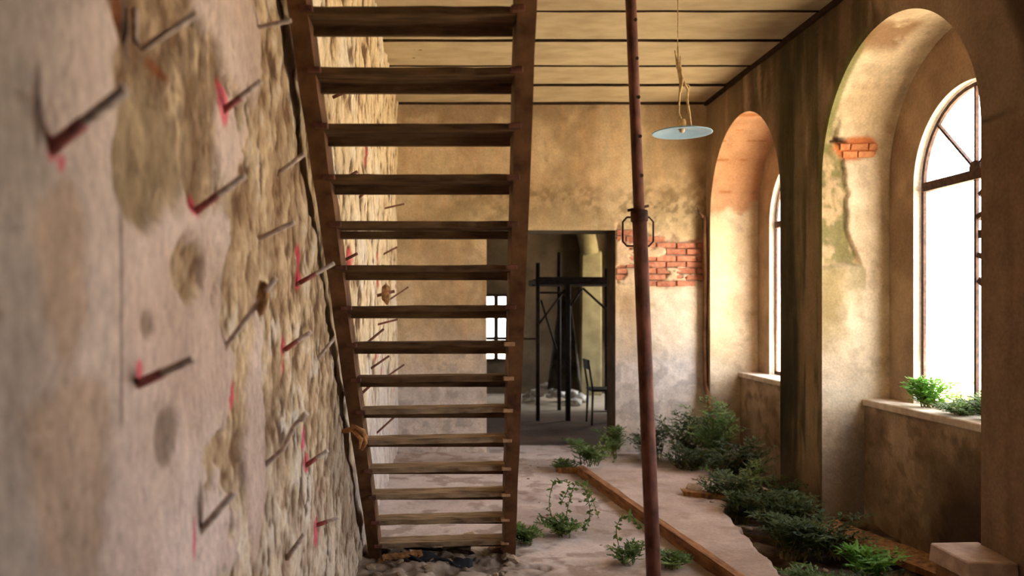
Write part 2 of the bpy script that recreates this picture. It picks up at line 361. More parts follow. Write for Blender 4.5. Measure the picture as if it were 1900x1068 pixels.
def bays():
    global W_R
    for bi, c in enumerate((7.47, 5.0, 2.53, .06, -2.41)):
        vis = bi < 2
        nv, na, nr = (150, 120, 34) if vis else (6, 24, 3)
        A, th = arch_path(c, R0, SP, -.3, nv, na)
        yf = min(c + 1.235, YB + .05); yn = max(c - 1.235, YF)
        out = []
        for y, z in A[:nv - 1]: out.append((yf, z))
        for t in th:
            dx, dz = math.cos(t), math.sin(t)
            k = min(((yf - c) / dx) if dx > 1e-6 else 1e9, ((yn - c) / dx) if dx < -1e-6 else 1e9, (HT - SP) / dz if dz > 1e-6 else 1e9)
            out.append((c + dx * k, SP + dz * k))
        for y, z in A[len(A) - nv + 1:]: out.append((yn, z))
        B = np.array(out)
        t = np.linspace(0, 1, nr)[None, :, None]
        G = A[:, None] * (1 - t) + B[:, None] * t
        Yg, Zg = G[..., 0], G[..., 1]
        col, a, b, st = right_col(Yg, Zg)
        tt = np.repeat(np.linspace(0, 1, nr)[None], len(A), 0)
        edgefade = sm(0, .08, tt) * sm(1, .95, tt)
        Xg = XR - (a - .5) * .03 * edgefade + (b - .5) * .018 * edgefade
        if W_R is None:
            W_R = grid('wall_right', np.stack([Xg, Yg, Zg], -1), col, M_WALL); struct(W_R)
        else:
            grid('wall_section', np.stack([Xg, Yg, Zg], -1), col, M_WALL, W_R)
        # jamb and soffit
        nj = 40 if vis else 3
        xs = np.linspace(XR, XN, nj)
        S = np.repeat(A[:, None, :], nj, 1); Xj = np.repeat(xs[None], len(A), 0)
        Yj, Zj = S[..., 0], S[..., 1]
        a = fbm(Xj, Yj, Zj, .3, o=5, s=61); b = fbm(Xj, Yj, Zj, .08, o=4, s=65); e = fbm(Xj, Yj, Zj, .16, o=5, s=69)
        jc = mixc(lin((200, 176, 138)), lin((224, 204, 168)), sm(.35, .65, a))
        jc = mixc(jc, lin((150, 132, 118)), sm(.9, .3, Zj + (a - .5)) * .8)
        jc = mixc(jc, lin((150, 124, 92)), sm(.52, .70, b) * .35)
        ang = np.arctan2(Zj - SP, Yj - c)
        dep = np.zeros_like(Xj)
        if bi == 0:
            orange = sm(2.45, 2.6, Zj + (e - .5) * .5) * sm(YB - 1.35, YB - 1.0, Yj)
            jc = mixc(jc, lin((190, 128, 74)), orange * .85)
            course = np.abs(((Zj / .075) % 1) - .5)
            jc = mixc(jc, lin((140, 84, 46)), orange * sm(.42, .48, course) * sm(.5, .6, e) * .6)
            jc = mixc(jc, lin((236, 214, 160)), sm(2.55, 2.3, Zj) * sm(.8, 1.4, Zj) * sm(3.1, 2.8, Xj) * .8)  # warm glow of window light painted into the jamb colour
        if bi == 1:
            farside = sm(c, c + .3, Yj)
            # spalled plaster with moss along the room edge
            jag = np.interp(Zj, [1.70, 1.80, 1.84, 2.0, 2.15, 2.45, 2.7, 3.0], [.30, .34, .30, .215, .20, .18, .13, .07]) + (fbm(Zj, 0, 0, .14, o=5, s=88) - .5) * .09
            lowcut = sm(1.78, 1.80, Zj - (Xj - XR) * .15 + (e - .5) * .1)
            sp0 = sm(jag + .006, jag - .006, Xj - XR) * sm(2.95, 2.7, Zj) * farside; sp_ = sp0 * lowcut
            dep = np.maximum(dep, sp_ * (.03 + (b - .5) * .02))
            jc = mixc(jc, mixc(lin((188, 158, 108)), lin((122, 114, 54)), sm(.44, .56, b * .6 + e * .4)), sp0 * sm(1.3, 1.95, Zj + (e - .5) * .4) * (.7 + .25 * lowcut))
            jc = mixc(jc, lin((146, 124, 62)), sm(.22, .08, Xj - XR + (e - .5) * .25) * sm(1.05, 1.4, Zj + (e - .5) * .4) * sm(1.9, 1.75, Zj) * farside * .8)
            jc = mixc(jc, lin((120, 116, 118)), sm(.9, .6, Zj + (e - .5) * .6) * sm(.1, .2, Xj - XR) * farside * .5)
            orb = blob(Xj, Zj, 2.98, 2.655, .15, .075, e, .5) * farside
            dep = np.maximum(dep, orb * .02)
            jc = mixc(jc, lin((196, 110, 60)), orb * .9)
            cr = blob(Xj, Zj, 2.84, 2.71, .07, .014, e, .5) * farside; jc = mixc(jc, lin((66, 46, 26)), cr); dep += cr * .03
            rim = sm(.06, .03, Xj - XR) * sm(2.5, 2.9, Zj) * farside
            jc = mixc(jc, lin((118, 124, 50)), rim * .85)
            tp = sm(1.05, 1.2, ang) * sm(1.6, 1.4, ang) * sm(.30, .24, Xj - XR) * sm(.35, .5, e)
            jc = mixc(jc, lin((150, 108, 62)), tp * .85); dep = np.maximum(dep, tp * .015)
        nrm = np.zeros_like(S); nv_ = np.hypot(Yj - c, np.maximum(Zj - SP, 0)) + 1e-6
        dy = (Yj - c) / nv_; dz = np.maximum(Zj - SP, 0) / nv_
        lip = sm(0, .03, Xj - XR) * sm(XN, XN - .02, Xj)
        off = dep + (a - .5) * .014 * lip + (b - .5) * .006 * lip
        if bi == 0: off = np.where(Yj > c + R0 - .03, np.minimum(off, .01), off)
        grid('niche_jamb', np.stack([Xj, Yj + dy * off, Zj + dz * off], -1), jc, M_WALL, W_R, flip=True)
        # back of the niche above the sill, around the window opening
        nv2 = 60 if vis else 5; na2 = 60 if vis else 20; nr2 = 20 if vis else 2
        A2, _ = arch_path(c, R0, SP, ZS, nv2, na2, False); W2, _ = arch_path(c, RW, SPW, ZS, nv2, na2, False)
        t2 = np.linspace(0, 1, nr2)[None, :, None]; G = W2[:, None] * (1 - t2) + A2[:, None] * t2
        a = fbm(G[..., 0], 1, G[..., 1], .4, o=4, s=71)
        bc = mixc(lin((156, 126, 94)), lin((182, 152, 116)), sm(.35, .65, a))
        grid('niche_back', np.stack([np.full(a.shape, XN), G[..., 0], G[..., 1]], -1), bc, M_WALL, W_R)
        # window reveal
        G = np.repeat(W2[:, None, :], 4, 1); xs = np.repeat(np.linspace(XN, XO, 4)[None], len(W2), 0)
        grid('window_reveal', np.stack([xs, G[..., 0], G[..., 1]], -1), np.tile(lin((214, 200, 180)), (*xs.shape, 1)), M_WALL, W_R, flip=True)
        # outer face
        t = np.linspace(0, 1, 2)[None, :, None]
        # parapet below the window
        yy, zz = np.meshgrid(np.linspace(c - R0, c + R0, 90 if vis else 4), np.linspace(-.3, ZS - .04, 60 if vis else 3), indexing='ij')
        a = fbm(yy, 2, zz, .3, o=5, s=73); b = fbm(yy, 2, zz, .09, o=4, s=75)
        pc = mixc(lin((134, 108, 80)), lin((178, 152, 118)), sm(.35, .65, a))
        pc = mixc(pc, lin((96, 72, 50)), sm(.55, .66, b) * .5)
        if bi == 1:
            pc = mixc(pc, lin((26, 22, 18)), blob(yy, zz, 4.5, .12, .5, .34, a, .6, .4) * .95)
            pc = mixc(pc, lin((84, 64, 46)), blob(yy, zz, 4.75, .35, .5, .3, b, .8, .4) * .7)
        grid('parapet', np.stack([XS + (a - .5) * .03, yy, zz], -1), pc, M_WALL, W_R)
        # sill slab
        sl = MB(); sl.box(((XS - .02 + XO) / 2, c, ZS - .015), (XO - XS + .02, 2 * R0 - .004, .05)); s_ = sl.build('trim_%d' % (bi + 1), M_SILL, None, .006); struct(s_)
bays()
# outside leaf of the wall, one face above and below the openings, keeps daylight to the windows in view
ow = MB()
ow.box((XO + .01, (YF + YB) / 2, ZS / 2 - .2), (.02, YB - YF, ZS + .4))
for c0, c1 in ((YF - .2, 1.96), (3.1, 4.43), (5.57, 6.9), (8.04, YB + .4)):  # first span also closes the unseen rear bays to cut their daylight
    ow.box((XO + .01, (c0 + c1) / 2, 1.9), (.02, c1 - c0, 3.8))
ow.box((XO + .01, (YF + YB) / 2, (H + .3 + SPW + RW) / 2), (.02, YB - YF, H + .3 - SPW - RW))
ow.build('outer_face', M_WALL, W_R)
me = bpy.data.objects['outer_face'].data; setcol(me, np.tile(lin((190, 160, 120)), (len(me.vertices), 1)))

# orange bricks bared on the near niche jamb
for k, (x0, x1, z) in enumerate(((2.885, 2.99, 2.617), (3.0, 3.12, 2.617), (2.86, 2.93, 2.67), (2.94, 3.06, 2.67), (3.07, 3.13, 2.67))):
    th = math.asin(max(0, z - SP) / R0)
    b = MB().box(((x0 + x1) / 2, 5.0 + (R0 + .019) * math.cos(th), SP + (R0 + .019) * math.sin(th)), (x1 - x0, .03, .044), Matrix.Rotation(th, 3, 'X'), .003, random.Random(k))
    b.build('brick', M_OBRICK, W_R, .003)

# ---------------------------------------------------------------- BACK WALL
DX0, DX1, DZ = .44, 1.79, 2.325
xs = np.unique(np.concatenate([np.linspace(XL - .12, DX0, 78), np.linspace(DX0, DX1, 100), np.linspace(DX1, XR + .04, 74)]))
zs = np.unique(np.concatenate([np.linspace(-.3, 0, 10), np.linspace(0, DZ, 170), np.linspace(DZ, HT, 100)]))
Xg, Zg = np.meshgrid(xs, zs, indexing='ij')
a = fbm(Xg, 0, Zg, .45, o=5, s=101); b = fbm(Xg, 0, Zg, .1, o=5, s=105); e = fbm(Xg, 0, Zg, .2, sz=.12, o=5, s=109); jn0 = (e - .5) * .35; st = fbm(Xg, 0, Zg, .07, sz=.8, o=3, s=113)
col = mixc(lin((188, 160, 114)), lin((216, 190, 144)), sm(.35, .65, a))
col = mixc(col, lin((210, 168, 116)), sm(.5, .62, st) * .35)
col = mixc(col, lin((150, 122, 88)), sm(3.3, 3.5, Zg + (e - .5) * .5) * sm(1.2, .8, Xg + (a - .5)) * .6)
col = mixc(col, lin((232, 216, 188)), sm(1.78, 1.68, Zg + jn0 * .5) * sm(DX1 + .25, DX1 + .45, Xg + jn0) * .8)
mould = np.exp(-((Zg - 2.62 + (a - .5) * .5) / .16) ** 2) * sm(.2, .9, Xg + .5)
b2 = fbm(Xg, 9, Zg, .045, o=4, s=119)
col = mixc(col, lin((140, 112, 68)), mould * sm(.36, .62, b * .5 + b2 * .5) * .9)
mould2 = np.exp(-((Zg - 2.5) / .14) ** 2) * sm(1.7, 2.0, Xg)
col = mixc(col, lin((96, 70, 40)), mould2 * sm(.50, .60, b2) * .7)
col = mixc(col, lin((168, 150, 100)), np.exp(-((Zg - 2.45) / .25) ** 2) * .4)
col = mixc(col, lin((214, 206, 202)), sm(1.4, .5, Zg + (a - .5) * .8) * .75)
col = mixc(col, lin((150, 140, 136)), sm(.55, .63, b) * sm(1.2, .8, Zg) * .45)
jn = (e - .5) * .35
bm_ = sm(1.72, 1.80, Zg + jn * .5) * sm(2.34, 2.24, Zg + jn * .9 + (Xg - 1.79) * .1) * (Xg > DX1 + .005)
col = mixc(col, lin((206, 172, 140)), bm_)
edge = 1
out = (a - .5) * .03 + (b - .5) * .016
inner = sm(0, .05, np.minimum(np.maximum(np.maximum(DX0 - Xg, Xg - DX1), Zg - DZ), .06))
cover = sm(.60, .52, fbm(Xg, 4, Zg, .22, sz=.09, o=5, s=117))
Yg = YB - out * inner * edge + bm_ * .04 * cover - bm_ * (1 - cover) * .008
col = mixc(col, lin((214, 184, 142)), bm_ * (1 - cover))
cx = (Xg[:-1, :-1] + Xg[1:, 1:]) / 2; cz = (Zg[:-1, :-1] + Zg[1:, 1:]) / 2
drop = (cx > DX0) & (cx < DX1) & (cz < DZ)
wb = struct(grid('wall_back', np.stack([Xg, Yg, Zg], -1), col, M_WALL, drop=drop))
# bared brick courses
rb = random.Random(4); nb = 0
for r in range(9):
    z = 1.765 + r * .067; x = DX1 + .01 - (r % 2) * .11
    while x < XR - .02:
        l = .205; x0 = max(x, DX1 + .008); x1 = min(x + l, XR - .004)
        xm = (x0 + x1) / 2
        j = (float(fbm(np.array([xm]), 0, np.array([z]), .2, sz=.12, o=5, s=109)[0]) - .5) * .35
        inside = z + j * .3 > 1.74 and z + j * .9 + (xm - 1.79) * .1 < 2.30
        if x1 - x0 > .03 and inside:
            mb = MB().box((xm, YB + .030 - rb.uniform(-.008, .010), z + rb.uniform(-.003, .003)), (x1 - x0 - .009, .05, .054), None, .003, rb)
            o = mb.build('brick', M_BRICK, wb, .004); nb += 1
        x += l + .006
# doorway: reveal of the thick wall
dr = MB()
T = .42
dr.box((DX0 - .01, YB + T / 2 + .03, DZ / 2), (.02, T, DZ)); dr.box((DX1 + .01, YB + T / 2 + .03, DZ / 2), (.02, T, DZ)); dr.box(((DX0 + DX1) / 2, YB + T / 2 + .03, DZ + .01), (DX1 - DX0 + .04, T, .02))
o = dr.build('door_1', mat('door_reveal', (60, 50, 38), (96, 80, 60), 5)); struct(o)
# ---------------------------------------------------------------- CEILING of wide boards
cs = MB().box(((XL + XR) / 2 + .05, (YF + YB) / 2, H + .07), (XR - XL + 1.2, YB - YF + .1, .06)); ceiling = struct(cs.build('ceiling', M_DARK))
edges_y = [8.47, 7.81, 7.18, 6.51, 5.86, 5.2]
while edges_y[-1] > YF + .3: edges_y.append(edges_y[-1] - .65)
edges_y[-1] = YF
rc_ = random.Random(8)
for k in range(len(edges_y) - 1):
    y1, y0 = edges_y[k] - .012, edges_y[k + 1] + .012
    nx = 24; P = []
    xx = np.linspace(XL - .12, XR - .02, nx)
    w1 = (fbm(xx, k * 3.0, 0, .3, o=3, s=7) - .5) * .02; w0 = (fbm(xx, k * 3.0 + 1.5, 0, .3, o=3, s=7) - .5) * .02
    sag = (fbm(xx, k * 5.0, 2, .8, o=2, s=8) - .5) * .012 + rc_.uniform(-.006, .006)
    V = []; Q = []
    for i in range(nx):
        V += [(xx[i], y0 + w0[i] * .6, H + sag[i]), (xx[i], y1 + w1[i] * .6, H + sag[i] + .004), (xx[i], y1 + w1[i] * .6, H + .03), (xx[i], y0 + w0[i] * .6, H + .03)]
    for i in range(nx - 1):
        a_, b_ = i * 4, i * 4 + 4
        for s_ in range(4): Q.append((a_ + s_, b_ + s_, b_ + (s_ + 1) % 4, a_ + (s_ + 1) % 4))
    Q += [(0, 1, 2, 3), (nx * 4 - 1, nx * 4 - 2, nx * 4 - 3, nx * 4 - 4)]
    me = rawmesh('plank', V, Q, False)
    o = link('plank', me, M_PLANK, ceiling)
for k, y in enumerate(edges_y[1:-1]):
    xx = np.linspace(XL - .05, XR - .03, 30); jj = (fbm(xx, k * 3.0, 0, .12, o=3, s=17) - .5) * .02
    MB().tube([(x, y + j, H - .001) for x, j in zip(xx, jj)], .012, 5).build('joint_strip', M_DARK, ceiling)
# pits in the ceiling
for px, py in ((765, 48), (775, 52), (768, 92), (780, 92), (768, 107)):
    y = (H - EYE) * F / (573 - py); p = at(px, py, y)
    MB().blob((p.x, p.y, H + .004), .035, rc_, 1, .4, (1.3, .8, .25)).build('pit', M_DARK, ceiling)
tr = MB().box((XR - .012, (YF + YB) / 2, H - .012), (.03, YB - YF - .02, .05)); struct(tr.build('trim_6', M_DARK))
tr = MB().box(((XL + XR) / 2, YB - .012, H - .004), (XR - XL - .04, .03, .034)); struct(tr.build('trim_7', M_DARK))
# wall behind the camera
wf = MB().box(((XL + XR) / 2 - .1, YF - .03, H / 2), (XR - XL + 1.6, .06, H + .2)); o = struct(wf.build('wall_front', M_SLAB))

# ---------------------------------------------------------------- FLOOR
xs = np.concatenate([np.linspace(-1.0, -.6, 4)[:-1], np.linspace(-.6, 3.1, 300)]); ysf = np.concatenate([np.linspace(YF, 3.6, 14)[:-1], np.linspace(3.6, YB + .44, 420)])
Xg, Yg = np.meshgrid(xs, ysf, indexing='ij')
a = fbm(Xg, Yg, 0, .7, o=5, s=121); b = fbm(Xg, Yg, 0, .13, o=4, s=125); e = fbm(Xg, Yg, 0, .05, o=3, s=129)
curb = 1.25 + (7.33 - Yg) * .1115               # x of the timber edging
redge = np.interp(Yg, [4.2, 4.55, 5.3, 5.8, 6.3, 6.9, 7.6, 8.47], [1.80, 1.86, 1.95, 2.02, 2.2, 2.3, 2.42, 2.5]) + (b - .5) * .07
curb_on = Yg < 7.35
rightof = sm(redge - .02, redge + .03, Xg)
Zf = (e - .5) * .006 + (b - .5) * .008
soilz = -.10 + (a - .5) * .12 + (b - .5) * .07 + sm(2.6, 3.0, Xg) * .05
slab_up = sm(curb - .01, curb + .01, Xg) * (curb_on)
Zf = Zf * (1 - rightof) + rightof * soilz + slab_up * .06 * (1 - rightof) 
foot = blob(Xg, Yg, -.1, 4.75, .62, .55, b, .5, .4)
Zf += foot * ((b - .42) * .16 + .01)
fc = mixc(lin((164, 148, 142)), lin((196, 182, 178)), sm(.35, .65, a))
fc = mixc(fc, lin((134, 110, 92)), sm(.56, .68, b) * .6)
fc = mixc(fc, lin((176, 148, 134)), slab_up * .6)
fc = mixc(fc, lin((140, 112, 90)), sm(4.9, 4.6, Yg + (a - .5) * .5) * .55)
fc = mixc(fc, mixc(lin((120, 100, 80)), lin((176, 156, 136)), sm(.4, .6, b)), foot * .8)
sc_ = mixc(lin((70, 52, 38)), lin((130, 106, 80)), sm(.35, .65, b))
sc_ = mixc(sc_, lin((44, 32, 24)), sm(2.3, 2.5, Xg) * sm(.6, .45, a) * .7)
fc = mixc(fc, sc_, rightof)
floor = struct(grid('floor', np.stack([Xg, Yg, Zf], -1), fc, M_FLOOR))

# ---------------------------------------------------------------- NEXT ROOM beyond the doorway
def plane(name, P4, c, m=M_WALL, parent=None, n=12, s=0, nz=.35):
    P4 = [np.array(p, float) for p in P4]; u = np.linspace(0, 1, n * 4)[:, None, None]; v = np.linspace(0, 1, n * 4)[None, :, None]
    P = (P4[0] * (1 - u) + P4[1] * u) * (1 - v) + (P4[3] * (1 - u) + P4[2] * u) * v
    a = fbm(P[..., 0], P[..., 1], P[..., 2], nz, o=5, s=s)
    return grid(name, P, mixc(lin(c) * .75, lin(c) * 1.15, sm(.3, .7, a)), m, parent)
Y2 = 14.3
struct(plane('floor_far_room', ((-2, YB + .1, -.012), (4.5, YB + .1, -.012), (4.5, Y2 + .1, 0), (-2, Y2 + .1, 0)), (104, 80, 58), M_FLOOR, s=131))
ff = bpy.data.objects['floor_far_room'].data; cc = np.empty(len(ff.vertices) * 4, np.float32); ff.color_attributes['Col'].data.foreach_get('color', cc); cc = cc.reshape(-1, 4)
vy = np.array([v.co.y for v in ff.vertices]); cc[:, :3] = mixc(cc[:, :3], lin((206, 192, 168)), sm(11.2, 12.6, vy) * .9); ff.color_attributes['Col'].data.foreach_set('color', cc.astype(np.float32).ravel())  # far end paled in the colour to stand for daylight on the floor
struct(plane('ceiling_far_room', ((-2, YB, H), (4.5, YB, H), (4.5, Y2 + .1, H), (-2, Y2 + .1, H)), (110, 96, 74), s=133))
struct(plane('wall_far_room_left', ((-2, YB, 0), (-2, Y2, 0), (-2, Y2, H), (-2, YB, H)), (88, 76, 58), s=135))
# unseen right wall of that room, its tall opening added to light the floor
wr = struct(plane('unseen_wall_far_room_right', ((4.5, YB + .3, 0), (4.5, 12.2, 0), (4.5, 12.2, H), (4.5, YB + .3, H)), (88, 76, 58), s=137))
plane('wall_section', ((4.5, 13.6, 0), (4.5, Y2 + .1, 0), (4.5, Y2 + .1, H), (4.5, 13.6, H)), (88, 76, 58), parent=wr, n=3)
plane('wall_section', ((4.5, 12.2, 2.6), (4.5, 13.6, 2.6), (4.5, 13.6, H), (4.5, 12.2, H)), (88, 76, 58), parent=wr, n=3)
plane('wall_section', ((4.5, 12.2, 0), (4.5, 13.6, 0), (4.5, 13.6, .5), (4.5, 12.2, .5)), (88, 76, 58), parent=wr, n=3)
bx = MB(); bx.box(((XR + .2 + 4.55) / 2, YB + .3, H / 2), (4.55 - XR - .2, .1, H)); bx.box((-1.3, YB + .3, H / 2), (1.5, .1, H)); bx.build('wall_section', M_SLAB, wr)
wx0, wx1, wz0, wz1 = .70, 1.12, .58, 1.76
w2 = struct(plane('wall_far_room_back', ((wx1, Y2, 0), (4.5, Y2, 0), (4.5, Y2, H), (wx1, Y2, H)), (104, 86, 60), s=139))
plane('wall_section', ((-2, Y2, 0), (wx0, Y2, 0), (wx0, Y2, H), (-2, Y2, H)), (104, 86, 60), parent=w2)
plane('wall_section', ((wx0, Y2, wz1), (wx1, Y2, wz1), (wx1, Y2, H), (wx0, Y2, H)), (104, 86, 60), parent=w2)
plane('wall_section', ((wx0, Y2, 0), (wx1, Y2, 0), (wx1, Y2, wz0), (wx0, Y2, wz0)), (104, 86, 60), parent=w2)
wn = MB().box(((wx0 + wx1) / 2, Y2, wz0 + .02), (wx1 - wx0, .08, .05)); wn.box(((wx0 + wx1) / 2, Y2, wz1 - .02), (wx1 - wx0, .08, .05))
wn.box((wx0 + .015, Y2, (wz0 + wz1) / 2), (.04, .08, wz1 - wz0)); wn.box((wx1 - .015, Y2, (wz0 + wz1) / 2), (.04, .08, wz1 - wz0))
wo = struct(wn.build('window_3', M_DARK))
MB().box(((wx0 + wx1) / 2 + .0, Y2, (wz0 + wz1) / 2), (.08, .05, wz1 - wz0 - .06)).build('mullion', M_DARK, wo)
for z in (1.46, .98): MB().box(((wx0 + wx1) / 2, Y2, z), (wx1 - wx0 - .05, .04, .06)).build('glazing_bar', M_DARK, wo)
# pale pilaster and half arch on its back wall
for x0, x1, z0, z1, nm in ((2.38, 2.72, 0, 2.5, 'pilaster'), (3.0, 3.12, .9, 3.3, 'pilaster')):
    MB().box(((x0 + x1) / 2, Y2 - .12, (z0 + z1) / 2), (x1 - x0, .24, z1 - z0), None, .02, rc_).build(nm, mat('pilaster_plaster', (130, 118, 84), (164, 150, 110), 4), w2, .02)
pr = MB().tube([(2.55, Y2 - .15, 2.45), (2.48, Y2 - .15, 2.8), (2.36, Y2 - .15, 3.1), (2.2, Y2 - .15, 3.4)], [.16, .16, .15, .14], 8); pr.build('arch_rib', bpy.data.materials['pilaster_plaster'], w2)

# ---------------------------------------------------------------- OUTSIDE
struct(plane('ground', ((3.44, -25, -.05), (45, -25, -.05), (45, 45, -.05), (3.44, 45, -.05)), (206, 192, 162), s=141, nz=3))
plane('ground_strip', ((-20, Y2 + .3, -.05), (3.44, Y2 + .3, -.05), (3.44, 45, -.05), (-20, 45, -.05)), (206, 192, 162), parent=bpy.data.objects['ground'], s=143, nz=3)

# daylight portals in the window openings (sampling guides only, they give off nothing)
def portal(c, sx, sy, rot):
    l = bpy.data.lights.new('window_portal', 'AREA'); l.shape = 'RECTANGLE'; l.size = sx; l.size_y = sy; l.cycles.is_portal = True
    o = bpy.data.objects.new('window_portal', l); C.objects.link(o); o.location = c; o.rotation_euler = rot
for c in (7.47, 5.0, 2.53): portal((XO - .03, c, (ZS + 2.92) / 2), 2.1, 1.15, (0, math.pi / 2, 0))
portal((4.52, 12.9, 1.55), 2.1, 1.4, (0, math.pi / 2, 0))
portal((.91, Y2 + .06, 1.17), .4, 1.2, (-math.pi / 2, 0, 0))

# ---------------------------------------------------------------- WINDOWS
def window(n, c):
    X = 3.29; fr = MB()
    def flat(p, q, w, d=.02):
        p, q = Vector((X, *p)), Vector((X, *q)); t = (q - p); L_ = t.length; ang = math.atan2(t.z, t.y)
        return (p + q) / 2, (d, L_, w), Matrix.Rotation(ang, 3, 'X')
    fr.box(*flat((c + RW - .02, ZS + .02), (c + RW - .02, SPW), .026)); fr.box(*flat((c - RW + .02, ZS + .02), (c - RW + .02, SPW), .026))
    fr.box(*flat((c - RW, ZS + .03), (c + RW, ZS + .03), .035))
    for k in range(20):
        a0, a1 = math.pi * k / 20, math.pi * (k + 1) / 20; r = RW - .02
        fr.box(*flat((c + r * math.cos(a0), SPW + r * math.sin(a0)), (c + r * math.cos(a1), SPW + r * math.sin(a1)), .026))
    o = struct(fr.build('window_%d' % n, M_IRON))
    MB().box(*flat((c - RW + .03, SPW - .01), (c + RW - .03, SPW - .01), .06, .045)).build('transom', M_IRON, o)
    MB().box(*flat((c, ZS + .05), (c, SPW - .04), .02)).build('mullion', M_IRON, o)
    for a in (45, 90, 135):
        a = math.radians(a)
        MB().box(*flat((c + .03 * math.cos(a), SPW + .02 + .03 * math.sin(a)), (c + .545 * math.cos(a), SPW + .545 * math.sin(a)), .015)).build('glazing_bar', M_IRON, o)
    MB().tube([(X - .015, c, SPW + .03), (X + .02, c, SPW + .03)], .05, 12).build('hub', M_IRON, o)
    # broken-off pieces of putty and glass along the mullion
    for k, z in enumerate((2.22, 2.08, 1.96, 1.82, 1.66)):
        MB().box((X, c - .06, z), (.02, .07 + .02 * (k % 2), .03 + .01 * (k % 3)), Matrix.Rotation(.3 * (k - 2), 3, 'X'), .006, rc_).build('latch_stub', M_IRON, o)
    return o
window(1, 5.0); window(2, 7.47)

# ---------------------------------------------------------------- STAIR
stair = empty('open_stair', (-.017, 4.85, 0))
tag(stair, 'steep open-riser stair with rusty brown stringers rising along the left wall', 'stair')
def SX(a, y): return -.452 + .87 * a - .05 * (4.85 - y)
inv = Matrix.Translation((.017, -4.85, 0))
def stringer(a0, a1, zt, dn, df):
    mb = MB(); n = 30
    secs = []
    for i in range(n + 1):
        z = zt * i / n; yc = stair_y(z); j = (rc_.random() - .5) * .004
        y0, y1 = yc - dn, yc + df
        secs.append([inv @ Vector((SX(a0, yc) + j, y0, z)), inv @ Vector((SX(a1, yc) + j, y0, z)), inv @ Vector((SX(a1, yc) + j, y1, z)), inv @ Vector((SX(a0, yc) + j, y1, z))])
    vv = [[mb.bm.verts.new(p) for p in s] for s in secs]
    for i in range(n):
        for k in range(4): mb.bm.faces.new((vv[i][k], vv[i][(k + 1) % 4], vv[i + 1][(k + 1) % 4], vv[i + 1][k]))
    mb.bm.faces.new(vv[0][::-1]); mb.bm.faces.new(vv[-1])
    return mb.build('stringer', M_STAIR, stair)
stringer(0, .078, 3.62, .085, .11)
stringer(.922, 1.0, 3.62, .085, .11)
rt = random.Random(12)
for i in range(20):
    z = .128 + .1737 * i; yc = stair_y(z); lift = .022 * max(0, 1 - i / 10) * (1 if i < 12 else 0); sk = rt.uniform(-.004, .004)
    a0, a1 = .079, .921
    y0, y1 = yc - .065, yc + .075; t = .028
    n = 10; mb = MB(); secs = []
    for k in range(n + 1):
        a = a0 + (a1 - a0) * k / n; x = SX(a, yc); zz = z + lift * (k / n - .3) + sk + rt.uniform(-.0015, .0015); ej = rt.uniform(-.004, .004)
        secs.append([mb.bm.verts.new(inv @ Vector(p)) for p in ((x, y0 + ej, zz - t), (x, y1, zz - t), (x, y1, zz), (x, y0 + ej, zz))])
    for k in range(n):
        for q in range(4): mb.bm.faces.new((secs[k][q], secs[k][(q + 1) % 4], secs[k + 1][(q + 1) % 4], secs[k + 1][q]))
    mb.bm.faces.new(secs[0][::-1]); mb.bm.faces.new(secs[-1])
    tr_ = mb.build('tread', M_DUSTTREAD if i < 6 else M_TREAD, stair)
    # lip below the back edge, cleats at both ends
    lb = MB(); lb.box(inv @ Vector((SX(.5, yc), yc + .06, z - .045 + lift * .2)), (.87 * .835, .018, .034)); lb.build('lip', M_TREAD, tr_)
    for a in (.925, .075):
        MB().box(inv @ Vector((SX(a, yc), yc - .075, z - .012 + (lift * .6 if a > .5 else -lift * .3))), (.05, .03, .02)).build('cleat', M_CLEAT if a > .5 and i < 8 else M_RUST, tr_, .003)

# rag or straw tie around the left stringer
tie = MB(); p0 = at(628, 806, 4.1); p1 = at(660, 800, 4.02); p2 = at(686, 796, 3.95)
tie.tube([(-.552, 4.1, .87), (-.50, 4.05, .89), (-.45, 4.02, .905), (-.41, 4.0, .89), (-.38, 4.01, .86)], [.006, .012, .015, .014, .008], 7)
tie.tube([(-.46, 4.0, .93), (-.40, 3.98, .90), (-.39, 4.0, .84), (-.41, 4.02, .80)], [.006, .012, .011, .005], 6)
tie.tube([(-.45, 4.0, .90), (-.41, 3.98, .86), (-.42, 3.99, .81)], [.012, .012, .004], 6)
tag(tie.build('rope_tie', mat('straw_rope', (170, 116, 66), (214, 164, 108), 60)), 'frayed straw-coloured rope knotted round the left stringer of the stair', 'rope')

